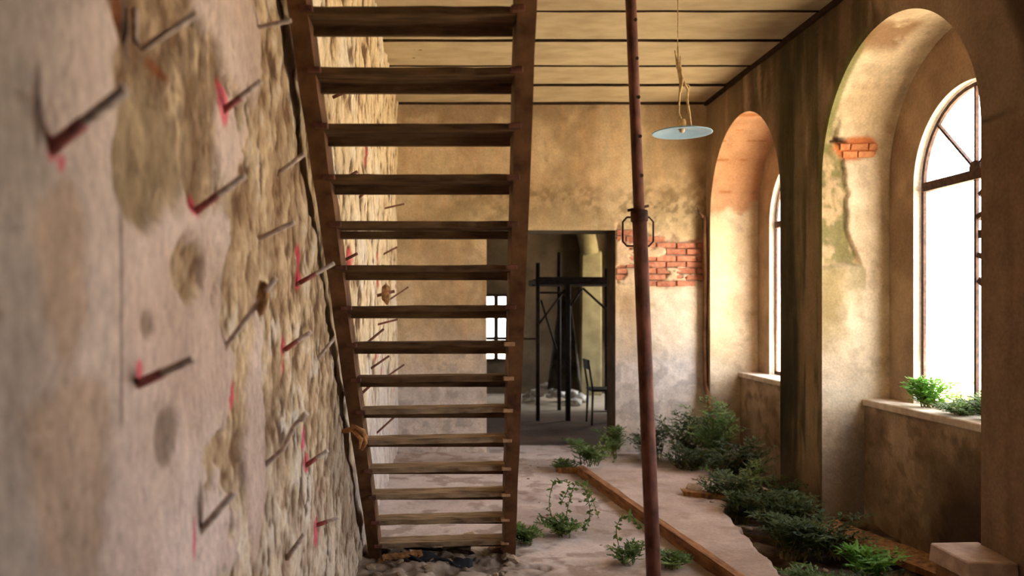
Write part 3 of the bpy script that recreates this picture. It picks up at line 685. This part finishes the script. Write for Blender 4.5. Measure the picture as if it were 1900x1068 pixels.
# ---------------------------------------------------------------- RODS out of the left wall
def rod(b, t, r, label, pink=False, pts=None, lump=None, cap=None, far=False):
    if far: yb = XL * F / (b[0] - 825); X0 = XL
    else: yb = onlay(*b)[0]; X0 = float(lay_x(yb))
    p0 = at(b[0], b[1], yb) ; base = p0.copy(); loc = empty('steel_rod', base)
    P = [base] + ([at(q[0], q[1], yb - .01) for q in pts] if pts else []) + [at(t[0], t[1], yb - .02)]
    d = (P[1] - P[0]).normalized(); P = [P[0] - d * .03] + P
    rel_ = [p - base for p in P]
    o = MB().tube(rel_, r, 7).build('bar', M_ROD if not far else M_RUST, loc)
    if pink:
        e = rel_[1] + (rel_[2] - rel_[1]) * .45
        MB().tube([rel_[1] - d * .01, e], r * 1.12, 7).build('painted_base', M_RODP, loc)
    if lump:
        mb = MB(); q = at(lump[0], lump[1], yb - .01) - base; mb.blob(q, lump[2], rc_, 2, .35, (.6, .6, 1.7)); mb.build('mortar_lump', M_MORTAR, loc)
    if cap:
        MB().tube([rel_[-2] + (rel_[-1] - rel_[-2]) * .55, rel_[-1] + (rel_[-1] - rel_[-2]) * .1], r * 1.25, 8).build('cap', M_SILL, loc)
    tag(loc, label, 'rod', 'steel rods jutting from the left wall')
near = [
 ((95, 275), (235, 165), .0105, 'large grey rod with red-sprayed root nearest the camera on the left wall', True),
 ((262, 92), (365, 25), .0075, 'bent hooked rod in the brown patch at top left', False, None),
 ((415, 205), (485, 150), .0085, 'rod below a pink smear on the pale plaster left of the stair top', True),
 ((365, 390), (455, 325), .0085, 'rod with dark red root beside the round tan patch of plaster', True),
 ((255, 712), (360, 665), .0095, 'dark red rod above the brown stain on the lower left plaster', True),
 ((480, 50), (540, 38), .0075, 'short pale rod touching the top of the left stringer', False),
 ((525, 315), (565, 285), .0085, 'short pale rod just left of the stringer below the third tread', False),
 ((485, 440), (547, 412), .0085, 'grey unpainted rod level with the fifth tread', False),
 ((560, 522), (620, 488), .0085, 'rod under a pink dash crossing the left stringer', True),
 ((533, 645), (577, 615), .0085, 'rod with pink root and a pink drip below, level with the eighth tread', True),
 ((592, 662), (622, 625), .008, 'thin rod beside the dark gap next to the stringer, right of the pink-rooted one', False),
 ((572, 860), (608, 835), .009, 'short rod below the long pink streak', True),
 ((372, 985), (435, 912), .0095, 'upward slanting grey rod at the bottom left of the rough plaster edge', False),
 ((593, 972), (628, 960), .0085, 'low rod with a pink drip near the foot of the stair', True),
 ((540, 1025), (565, 990), .0095, 'lowest grey rod near the bottom edge of the left wall', False)]
for a_ in near:
    b_, t_, r_, lab, pk_ = a_[:5]
    if 'hooked' in lab: rod((250, 40), t_, r_, lab, False, [(250, 75), (262, 92)])
    else: rod(b_, t_, r_, lab, pk_)
rod((420, 642), (512, 515), .008, 'rod with a brown lump of mortar clinging to its tip, on the near wall', False, None, (488, 550, .03))
rod((495, 860), (567, 768), .0085, 'long curved rod with a pale cap on its tip', False, [(525, 832), (545, 790)], None, True)
farrods = [((628, 176), (655, 164), 'pink-rooted rod seen between the second and third treads'), ((640, 331), (663, 318), 'rod seen just above the fourth tread'),
 ((640, 482), (663, 470), 'rod on the left just above the sixth tread'), ((710, 472), (737, 458), 'rod furthest right above the sixth tread'), ((690, 506), (712, 492), 'rod right against the sixth tread'),
 ((722, 556), (758, 532), 'rod on the right just above the seventh tread'), ((700, 602), (738, 592), 'flat-lying rod below the seventh tread'),
 ((690, 682), (722, 660), 'rod below the eighth tread'), ((715, 700), (750, 676), 'rod on the right touching the ninth tread'), ((700, 802), (735, 770), 'long rod below the tenth tread'),
 ((715, 386), (750, 378), 'rod below the fourth tread'), ((668, 365), (690, 345), 'slanting rod left below the fourth tread'), ((660, 740), (690, 712), 'rod on the left between the ninth and tenth treads'), ((676, 640), (712, 610), 'rod on the left just above the eighth tread')]
for b_, t_, lab in farrods: rod(b_, t_, .008, lab + ', on the wall behind the stair', False, far=True)
rod((700, 548), (732, 540), .012, 'rod with a dark mortar lump above the seventh tread, behind the stair', False, None, (716, 544, .05), far=True)

# ---------------------------------------------------------------- STEEL PROP
prop = empty('steel_prop', (.882, 3.35, 0)); tag(prop, 'rusty adjustable steel prop standing between floor and ceiling in mid room', 'prop')
def PP(z): return Vector((-.092 * z / H, .22 * z / H, z))
zc = EYE + (573 - 395) * 3.45 / F
MB().tube([PP(.01), PP(zc)], .0305, 20).build('outer_tube', M_RUST, prop)
inner = MB().tube([PP(zc), PP(H - .02)], .0235, 18).build('inner_tube', M_RUSTD if False else M_RUST, prop)
for k in range(7):
    p = PP(zc + .16 + k * .17); MB().tube([p + Vector((.012, -.0255, 0)), p + Vector((.012, -.018, 0))], .0075, 8).build('pin_hole', M_DARK, inner)
MB().tube([PP(zc - .035), PP(zc + .012)], .037, 20).build('collar', M_RUSTD, prop, .003)
MB().box(PP(.006), (.13, .13, .01)).build('base_plate', M_RUST, prop); MB().box(PP(H - .012), (.13, .13, .01)).build('head_plate', M_RUST, prop)
hp = PP(zc - .075)
hw = .066; hh = .062
pts = [(-hw + .018, 0, hh), (-hw, 0, hh - .02), (-hw, 0, -hh + .02), (-hw + .018, 0, -hh), (hw - .018, 0, -hh), (hw, 0, -hh + .02), (hw, 0, hh - .02), (hw - .018, 0, hh)]
loop = [hp + Vector((x, .034 + .002 * 0, z)) for x, _, z in pts]
MB().tube(loop + [loop[0]], .0042, 8).build('handle', M_RUSTD, prop)
MB().tube([PP(zc + .012) + Vector((-.05, -.005, .0)), PP(zc + .02) + Vector((.04, -.005, .012))], .006, 8).build('pin', M_RUSTD, prop)

# ---------------------------------------------------------------- HANGING LAMP
lp = empty('pendant_lamp', (1.63, 5.55, 2.715)); tag(lp, 'flat pale blue enamel lamp shade hanging on frayed cords from the ceiling', 'lamp')
sh = MB().lathe([(.03, .028), (.08, .022), (.17, .006), (.2, -.004), (.202, -.010), (.196, -.010), (.17, -.002), (.08, .012), (.028, .018)], n=48).build('shade', M_ENAMEL, lp)
MB().lathe([(.001, .085), (.022, .085), (.026, .07), (.026, .03), (.036, .028), (.036, .018), (.001, .018)], n=20).build('socket', M_CORD, lp)
MB().lathe([(.001, -.008), (.014, -.004), (.02, .008), (.02, .02)], n=16).build('bulb_holder', M_ENAMELW, sh)
top = H - 2.715 - .02
def wob(a, b, n, amp, rr):
    return [Vector(a).lerp(Vector(b), i / n) + Vector((rr.uniform(-amp, amp), rr.uniform(-amp, amp), 0)) * (1 if 0 < i < n else 0) for i in range(n + 1)]
rr = random.Random(3)
MB().tube([(-.03, 0, .45), (-.03, 0, top)], .0028, 6).build('wire', M_CORD, lp)
MB().tube([(.0, 0, .08), (-.022, 0, .13), (-.018, 0, .25), (-.01, 0, .34), (-.025, 0, .42), (-.03, 0, .58)], [.006, .006, .007, .010, .009, .004], 7).build('cord', M_CORD, lp)
MB().tube([(.062, 0, .025), (.05, 0, .12), (.035, 0, .22), (.04, 0, .29), (.01, 0, .34), (-.03, .01, .44), (-.05, 0, .56)], [.008, .009, .008, .009, .01, .007, .003], 7).build('cord', M_CORD, lp)
MB().tube([(-.01, .0, .27), (.0, -.01, .36), (-.015, 0, .46), (-.012, 0, .52)], [.006, .011, .008, .002], 7).build('cord', M_CORD, lp)
MB().tube([(.04, 0, .29), (.052, 0, .31), (.03, 0, .33)], .006, 6).build('knot', M_CORD, lp)

# ---------------------------------------------------------------- CORNER PIPE
pp = MB().tube([(2.70, 8.40, 2.46), (2.70, 8.40, 2.2), (2.71, 8.40, 1.8), (2.705, 8.41, 1.2), (2.71, 8.40, .72), (2.73, 8.28, .48), (2.70, 8.15, .32), (2.68, 8.05, .1)], .024, 10)
pp.tube([(2.70, 8.40, 2.44), (2.64, 8.39, 2.5), (2.62, 8.39, 2.56)], [.02, .008, .003], 6)
tag(pp.build('downpipe', M_STAIR), 'thin rusty pipe running down the back right corner', 'pipe')

# ---------------------------------------------------------------- TIMBER EDGE, BOARDS, SLABS
def board(name, p, q, w, h, m, label, cat, seed=0, tilt=0):
    p, q = Vector(p), Vector(q); d = q - p; L_ = d.length; rz = math.atan2(d.y, d.x)
    e = empty  # local origin in the middle
    mb = MB(); r = random.Random(seed); n = 14; secs = []
    for i in range(n + 1):
        x = -L_ / 2 + L_ * i / n; j = [r.uniform(-.006, .006) for _ in range(4)]
        if i in (0, n): j = [r.uniform(-.02, .02) for _ in range(4)]
        secs.append([mb.bm.verts.new(v) for v in ((x + j[0] * 2, -w / 2 + j[0], 0), (x, w / 2 + j[1], 0), (x + j[2] * 2, w / 2 + j[2], h + j[3] * .4), (x, -w / 2 + j[3], h + j[1] * .4))])
    for i in range(n):
        for k in range(4): mb.bm.faces.new((secs[i][k], secs[i][(k + 1) % 4], secs[i + 1][(k + 1) % 4], secs[i + 1][k]))
    mb.bm.faces.new(secs[0][::-1]); mb.bm.faces.new(secs[-1])
    o = mb.build(name, m); o.location = (p + q) / 2; o.rotation_euler = (tilt, 0, rz)
    return tag(o, label, cat)
MB_EDGE = mat('edge_timber', (96, 60, 36), (150, 104, 66), 10, .85, .4, .003, (.5, 3, 3))
board('timber_edging', (1.225, 7.33, -.005), (1.62, 3.9, -.005), .055, .085, MB_EDGE, 'long brown timber edging crossing the floor diagonally behind the prop', 'timber', 1)
board('timber_offcut', (1.02, 7.42, 0), (1.27, 7.38, 0), .06, .05, M_WOOD, 'short timber offcut at the far end of the long edging', 'timber', 2)
board('timber_offcut', (1.86, 6.28, .06), (2.32, 6.0, .03), .09, .05, M_WOOD, 'brown timber offcut lying at the edge of the slab left of the weeds', 'timber', 3)
board('wide_board', (2.58, 5.55, .0), (2.86, 4.45, .0), .2, .04, M_WOOD, 'wide brown board lying on soil beside the parapet', 'board', 4, .12)
board('flat_board', (2.15, 6.9, .04), (2.62, 6.35, .03), .16, .03, M_SLAB, 'pale flat board among weeds at the foot of the mossy pier', 'board', 5)
cb = MB().box((0, 0, .15), (.24, .32, .09), None, .008, rc_).build('top_slab', M_SLAB, None, .006)
ce = empty('concrete_block', (2.625, 4.02, -.06), -.04); tag(ce, 'low concrete block with pale top at the bottom right corner', 'block'); cb.parent = ce; cb.location = (0, 0, .16)
MB().box((.0, .0, .13), (.22, .28, .26), None, .01, rc_).build('block_body', M_WOOD if False else mat('brown_block', (92, 62, 42), (140, 102, 72), 9), ce)

# ---------------------------------------------------------------- NEXT ROOM CONTENTS
sf = empty('scaffold_tower', (1.72, 11.3, 0)); tag(sf, 'dark steel scaffold tower with a planked deck beyond the doorway', 'scaffold')
M_SC = mat('scaffold_steel', (26, 20, 18), (52, 42, 36), 20, .7)
def sp(x, y, z): return Vector((x - 1.72, y - 11.3, z))
for nm, a_, b_, r_ in (('standard', (1.255, 10.88, 0), (1.255, 10.88, 2.12), .028), ('standard', (1.70, 12.0, 0), (1.70, 12.0, 2.34), .028), ('standard', (1.66, 10.88, 0), (1.66, 10.88, 1.86), .036), ('standard', (2.28, 10.88, 0), (2.28, 10.88, 2.0), .026), ('standard', (2.4, 12.0, 0), (2.4, 12.0, 2.1), .026),
    ('brace', (1.27, 10.88, 1.30), (1.62, 10.88, 1.76), .014), ('brace', (1.30, 10.9, 1.62), (1.52, 11.0, .95), .014), ('brace', (1.86, 10.88, 1.78), (2.26, 10.88, 1.42), .016), ('brace', (1.86, 10.9, 1.78), (1.68, 10.9, 1.52), .014),
    ('ledger', (1.255, 10.88, 1.72), (1.66, 10.88, 1.72), .014), ('ledger', (1.255, 10.88, 1.1), (1.0, 10.88, 1.1), .012)):
    MB().tube([sp(*a_), sp(*b_)], r_, 8).build(nm, M_SC, sf)
for k in range(4): MB().box(sp(1.78, 11.0 + k * .28, 1.86 + .02 * (k % 2)), (1.08, .25, .07)).build('deck_plank', M_SC, sf)
MB().box(sp(1.78, 10.86, 1.88), (1.06, .04, .1)).build('toe_board', M_SC, sf)
chr_ = empty('metal_chair', (2.1, 10.6, 0)); tag(chr_, 'dark metal chair standing sideways under the scaffold deck', 'chair')
for x_, y_ in ((-.19, -.18), (.19, -.18), (-.19, .18), (.19, .18)):
    MB().tube([(x_ * 1.08, y_ * 1.08, 0), (x_, y_, .44)], .014, 8).build('leg', M_SC, chr_)
MB().box((0, 0, .45), (.42, .4, .03)).build('seat', M_SC, chr_, .004)
for y_ in (-.18, .18): MB().tube([(-.19, y_, .45), (-.23, y_, .72), (-.25, y_, .84)], .013, 8).build('back_post', M_SC, chr_)
MB().box((-.24, 0, .78), (.02, .36, .12)).build('backrest', M_SC, chr_, .004)
MB().box((0, -.18, .18), (.36, .014, .014)).build('stretcher', M_SC, chr_)
# hanging dark cloth and pile of rubble
cl = MB(); secs = []
for i in range(9):
    z = 1.7 - 1.45 * i / 8; wd = .07 + .2 * i / 8
    secs.append([cl.bm.verts.new((1.86 + wd * (k / 8 - .5) * 2, 12.5 + .05 * math.sin(k * 2.1 + i * .4), z + .03 * math.sin(k * 1.3))) for k in range(9)])
for i in range(8):
    for k in range(8): cl.bm.faces.new((secs[i][k], secs[i][k + 1], secs[i + 1][k + 1], secs[i + 1][k])).smooth = True
o = cl.build('dark_sheet', mat('brown_sheet', (44, 38, 30), (84, 74, 60), 6)); o.modifiers.new('thickness', 'SOLIDIFY').thickness = .01
tag(o, 'dark sheet hanging in folds behind the scaffold', 'sheet')
rs = random.Random(77)
for k in range(26):
    a_ = rs.uniform(0, 6.28); d_ = rs.random() ** .6; x_ = 1.75 + .5 * d_ * math.cos(a_); y_ = 12.9 + .4 * d_ * math.sin(a_); r_ = rs.uniform(.07, .13); z_ = max(.05, .28 * (1 - d_) + r_ * .4)
    o = MB().blob((0, 0, 0), r_, rs, 1, .3, (1, 1, .7)).build('rubble_lump', M_WHITE); o.location = (x_, y_, z_)
    tag(o, 'white lump in the pale rubble heap behind the scaffold', 'rubble', 'white rubble heap in the far room')

# ---------------------------------------------------------------- RUBBLE by the stair foot and in the soil
def stones(n, box, rr_, lab, grp, m, sd, sizes=(.02, .06)):
    r = random.Random(sd)
    protos = [MB().blob((0, 0, 0), 1, r, 1, .3, (1, .8, .55)).build('stone', m).data for _ in range(5)]
    for o in [o for o in C.objects if o.data in protos]: bpy.data.objects.remove(o)
    for k in range(n):
        o = bpy.data.objects.new('stone', protos[k % 5]); C.objects.link(o); s = sizes[0] + (sizes[1] - sizes[0]) * r.random() ** 2
        x_, y_ = r.uniform(box[0], box[1]), r.uniform(box[2], box[3])
        o.location = (x_, y_, rr_(x_, y_) + s * .3); o.scale = (s, s * r.uniform(.7, 1.2), s * r.uniform(.7, 1)); o.rotation_euler = (r.uniform(-.3, .3), r.uniform(-.3, .3), r.uniform(0, 6))
        tag(o, lab, 'stone', grp)
zi_x = xs; zi_y = ysf
def ground(x, y):
    i = int(np.clip(np.searchsorted(zi_x, x), 1, len(zi_x) - 1)); j = int(np.clip(np.searchsorted(zi_y, y), 1, len(zi_y) - 1)); return float(Zf[i, j])
xs = np.concatenate([np.linspace(-1.0, -.6, 4)[:-1], np.linspace(-.6, 3.1, 300)]); zi_x = xs
stones(60, (-.45, .42, 4.35, 5.25), ground, 'pale stone in the rubble around the foot of the stair', 'rubble around the foot of the stair', M_STONE, 5)
stones(45, (1.95, 2.95, 4.2, 6.6), ground, 'stone lying on the soil strip below the windows', 'stones on the soil strip', M_STONE, 6, (.02, .08))
stones(14, (.45, 1.2, 4.6, 8.0), ground, 'small pebble scattered on the open floor', 'pebbles on the floor', M_STONE, 9, (.01, .022))
cl = MB(); secs = []
rr = random.Random(31)
for i in range(15):
    secs.append([cl.bm.verts.new((-.26 + .42 * i / 14, 4.78 - .06 * i / 14 + .04 * k * (1 - i / 20) - .1, .06 + .02 * math.sin(i * .9 + k) + .012 * math.sin(k * 2.2 + i * .3) - .02 * i / 14)) for k in range(5)])
for i in range(14):
    for k in range(4): cl.bm.faces.new((secs[i][k], secs[i][k + 1], secs[i + 1][k + 1], secs[i + 1][k])).smooth = True
o = cl.build('black_rag', M_TARP); o.modifiers.new('thickness', 'SOLIDIFY').thickness = .006
tag(o, 'crumpled blue-black rag lying in rubble under the lowest tread', 'rag')
board('splintered_lath', (-.3, 4.95, .06), (.18, 4.8, .03), .04, .015, M_DARK, 'dark splintered lath under the stair behind the rag', 'wood', 8)
board('splintered_lath', (-.36, 4.62, .1), (-.14, 4.72, .05), .035, .012, M_WOOD, 'brown splintered lath leaning by the left foot of the stair', 'wood', 9, .5)

# ---------------------------------------------------------------- PLANTS
def plant(name, label, loc, h, spread, ns, lsize, m, seed, droop=.5, pairs=9, cat='weed', lean=(0, 0)):
    r = random.Random(seed); root = empty(name, loc); tag(root, label, cat, 'weeds growing in the room')
    sb = MB(); V = []; Fc = []
    for s in range(ns):
        az = r.uniform(0, 6.283); out = r.uniform(.25, 1) * spread; hh = h * r.uniform(.55, 1.0); bx_, by_ = r.uniform(-.3, .3) * spread, r.uniform(-.3, .3) * spread
        pts = []
        for i in range(8):
            t = i / 7
            pts.append(Vector((bx_ + math.cos(az) * out * t ** 1.3 + lean[0] * t, by_ + math.sin(az) * out * t ** 1.3 + lean[1] * t, hh * (t * (1 + droop * .5) - droop * .9 * t ** 3) )) + Vector((r.uniform(-.01, .01), r.uniform(-.01, .01), 0)))
        sb.tube(pts, [max(.0008, .004 * (1 - i / 8)) for i in range(8)], 4, False)
        for i in range(pairs):
            t = .18 + .82 * i / (pairs - 1); f = t * 7; a_ = min(6, int(f)); p = pts[a_].lerp(pts[a_ + 1], f - a_); d = (pts[a_ + 1] - pts[a_]).normalized()
            side = d.cross(Vector((0, 0, 1))); side = side.normalized() if side.length > .01 else Vector((1, 0, 0)); L_ = lsize * (1.15 - .5 * abs(t - .45) * 1.6) * r.uniform(.75, 1.25)
            for sg in (-1, 1):
                dr_ = (side * sg + d * .45 + Vector((0, 0, r.uniform(-.25, .35)))).normalized()
                for q in range(3):       # each frond is three small leaflets
                    o_ = p + dr_ * L_ * (.28 * q); dd = (dr_ + Vector((r.uniform(-.5, .5), r.uniform(-.5, .5), r.uniform(-.3, .3)))).normalized()
                    nn = dd.cross(Vector((r.uniform(-.4, .4), r.uniform(-.4, .4), 1))).normalized(); l2 = L_ * .55; w2_ = l2 * .24; k = len(V); z_ = dd.cross(nn) * (.1 * l2)
                    V += [o_, o_ + dd * l2 * .45 + nn * w2_ + z_, o_ + dd * l2, o_ + dd * l2 * .45 - nn * w2_ + z_]; Fc.append((k, k + 1, k + 2, k + 3))
    sb.build('stems', M_STEM, root)['kind'] = 'stuff'
    me = rawmesh('leaves', [tuple(v) for v in V], Fc, False); o = link('leaves', me, m, root); o['kind'] = 'stuff'
    return root
def gp(px, py, z=0.0):
    y = (EYE - z) * F / (py - 573); return (px - 825) * y / F, y
P_ = [('weed', 'tall feathery weed in front of the far window parapet', (2.55, 7.55, -.05), .78, .32, 22, .085, M_LEAF2, 1),
 ('weed', 'bushy dark weed in the back corner beside the rusty pipe', (2.35, 7.9, 0), .62, .35, 24, .08, M_LEAF, 2),
 ('weed', 'low dark weed against the back wall right of the doorway', (2.05, 8.0, 0), .42, .3, 20, .075, M_LEAF, 3),
 ('weed', 'dark weed at the foot of the far parapet beside the mossy pier', (2.55, 7.0, -.05), .55, .3, 22, .08, M_LEAF, 4),
 ('weed', 'weed between the back-corner bush and the slab', (2.25, 7.3, 0), .36, .34, 22, .07, M_LEAF, 5),
 ('weed', 'grey-green weed in front of the mossy pier', (2.32, 6.35, -.05), .46, .24, 16, .075, M_LEAF2, 6),
 ('weed', 'dark spreading weed in the middle of the soil strip', (2.32, 5.55, -.08), .40, .30, 26, .075, M_LEAF, 7),
 ('weed', 'dark weed along the broken slab edge', (2.12, 5.8, -.04), .34, .22, 18, .07, M_LEAF, 8),
 ('weed', 'dark weed below the near window in the soil', (2.42, 5.15, -.08), .34, .28, 22, .07, M_LEAF, 9),
 ('weed', 'small weed at the lower end of the broken slab', (2.08, 4.55, -.06), .12, .22, 14, .06, M_LEAF2, 10),
 ('weed', 'bright green fern tuft in front of the wide board', (2.42, 4.62, -.06), .24, .16, 16, .075, M_LEAF3, 11),
 ('weed', 'dull weed left of the concrete block', (2.33, 4.35, -.06), .15, .2, 16, .065, M_LEAF, 12),
 ('weed', 'light green weed climbing at the doorway corner', (1.72, 8.25, 0), .36, .16, 12, .08, M_LEAF2, 13),
 ('weed', 'weed sprawling over the far end of the timber edging', (1.35, 7.5, .05), .28, .26, 14, .08, M_LEAF2, 14),
 ('weed', 'weed tuft left of the timber end', (1.12, 7.45, .0), .12, .14, 8, .07, M_LEAF2, 15),
 ('weed', 'weed at the right foot of the stair', (.52, 5.15, 0), .15, .14, 14, .065, M_LEAF2, 16),
 ('weed', 'curling weed on the floor between stair and timber edging', (.78, 5.35, 0), .16, .16, 12, .065, M_LEAF2, 17),
 ('weed', 'small weed left of the prop foot', (1.08, 4.75, 0), .15, .12, 8, .06, M_LEAF2, 18),
 ('weed', 'small weed right of the prop against the timber edging', (1.32, 4.68, 0), .1, .14, 9, .06, M_LEAF2, 19),
 ('weed', 'dark weed hugging the foot of the mossy pier', (2.5, 6.05, -.08), .4, .22, 20, .07, M_LEAF, 23),
 ('weed', 'thick dark weed between slab edge and pier', (2.15, 6.15, -.04), .36, .24, 22, .07, M_LEAF, 24),
 ('weed', 'dark weed by the lower slab edge in front of the soil hollow', (2.2, 5.1, -.08), .33, .24, 24, .07, M_LEAF, 25),
 ('weed', 'tall thin weed rising above the corner bush by the far parapet', (2.62, 7.85, -.05), .9, .2, 12, .09, M_LEAF2, 26),
 ('sill_plant', 'leafy plant growing on the near window sill by the far jamb', (3.2, 5.35, ZS), .26, .16, 20, .07, M_LEAF3, 20),
 ('sill_plant', 'trailing plant along the middle of the near window sill', (3.2, 5.0, ZS), .12, .22, 20, .06, M_LEAF2, 21),
 ('sill_plant', 'dense plant on the near window sill nearest the camera', (3.22, 4.7, ZS), .22, .2, 22, .06, M_LEAF2, 22)]
for a_ in P_:
    plant(*a_)
# hooped tendrils
def vine(label, pts, seed, m):
    r = random.Random(seed); root = empty('vine', pts[0]); tag(root, label, 'vine', 'vines on the floor'); b0 = Vector(pts[0])
    P = [Vector(p) - b0 for p in pts]; dense = []
    for i in range(len(P) - 1):
        p_1 = P[max(0, i - 1)]; p2 = P[min(len(P) - 1, i + 2)]
        for k in range(6):
            t = k / 6; a_, b_ = P[i], P[i + 1]
            dense.append(.5 * ((2 * a_) + (b_ - p_1) * t + (2 * p_1 - 5 * a_ + 4 * b_ - p2) * t * t + (3 * a_ - p_1 - 3 * b_ + p2) * t ** 3))
    dense.append(P[-1])
    MB().tube(dense, .003, 5).build('stem', M_STEM, root)
    V = []; Fc = []
    for i in range(1, len(dense)):
        for q in range(3):
            dd = Vector((r.uniform(-1, 1), r.uniform(-1, 1), r.uniform(-.8, .8))).normalized(); nn = dd.cross(Vector((r.random(), r.random(), r.random()))).normalized(); l2 = r.uniform(.02, .045); k = len(V); o_ = dense[i]
            V += [o_, o_ + dd * l2 * .5 + nn * l2 * .3, o_ + dd * l2, o_ + dd * l2 * .5 - nn * l2 * .3]; Fc.append((k, k + 1, k + 2, k + 3))
    o = link('leaves', rawmesh('leaves', [tuple(v) for v in V], Fc, False), m, root); o['kind'] = 'stuff'
vine('tendril looping up from the floor beside the curling weed', [(.76, 5.35, 0), (.70, 5.4, .18), (.74, 5.45, .33), (.84, 5.45, .32), (.78, 5.42, .2)], 1, M_LEAF2)
vine('tendril hooping right over the open floor toward the timber', [(.80, 5.4, 0), (.84, 5.5, .16), (.90, 5.55, .3), (.96, 5.5, .26), (.98, 5.45, .12), (.92, 5.4, .02)], 2, M_LEAF2)
vine('tendril climbing from the timber end toward the doorway', [(1.3, 7.35, .06), (1.42, 7.5, .22), (1.52, 7.7, .3), (1.6, 7.9, .2), (1.62, 7.7, .05)], 3, M_LEAF2)
vine('tendril trailing left of the timber edging', [(1.2, 7.0, .0), (1.13, 6.5, .1), (1.08, 6.1, .16), (1.1, 5.8, .02)], 4, M_LEAF2)
vine('thin arching tendril left of the prop', [(1.05, 4.75, 0), (1.02, 4.8, .2), (1.1, 4.82, .27), (1.17, 4.8, .2)], 5, M_LEAF2)
vine('ivy strand climbing the near side of the near window', [(3.31, 4.78, .86), (3.31, 4.82, 1.3), (3.31, 4.86, 1.7), (3.31, 4.84, 2.1), (3.31, 4.88, 2.4)], 6, M_LEAF2)
# garden bush outside the near window
b = plant('garden_bush', 'pale sunlit bush outside beyond the near window', (5.6, 8.95, -.05), 1.2, .55, 34, .14, leafmat('sunlit_leaf', (150, 160, 90), (214, 190, 130)), 40, cat='bush')
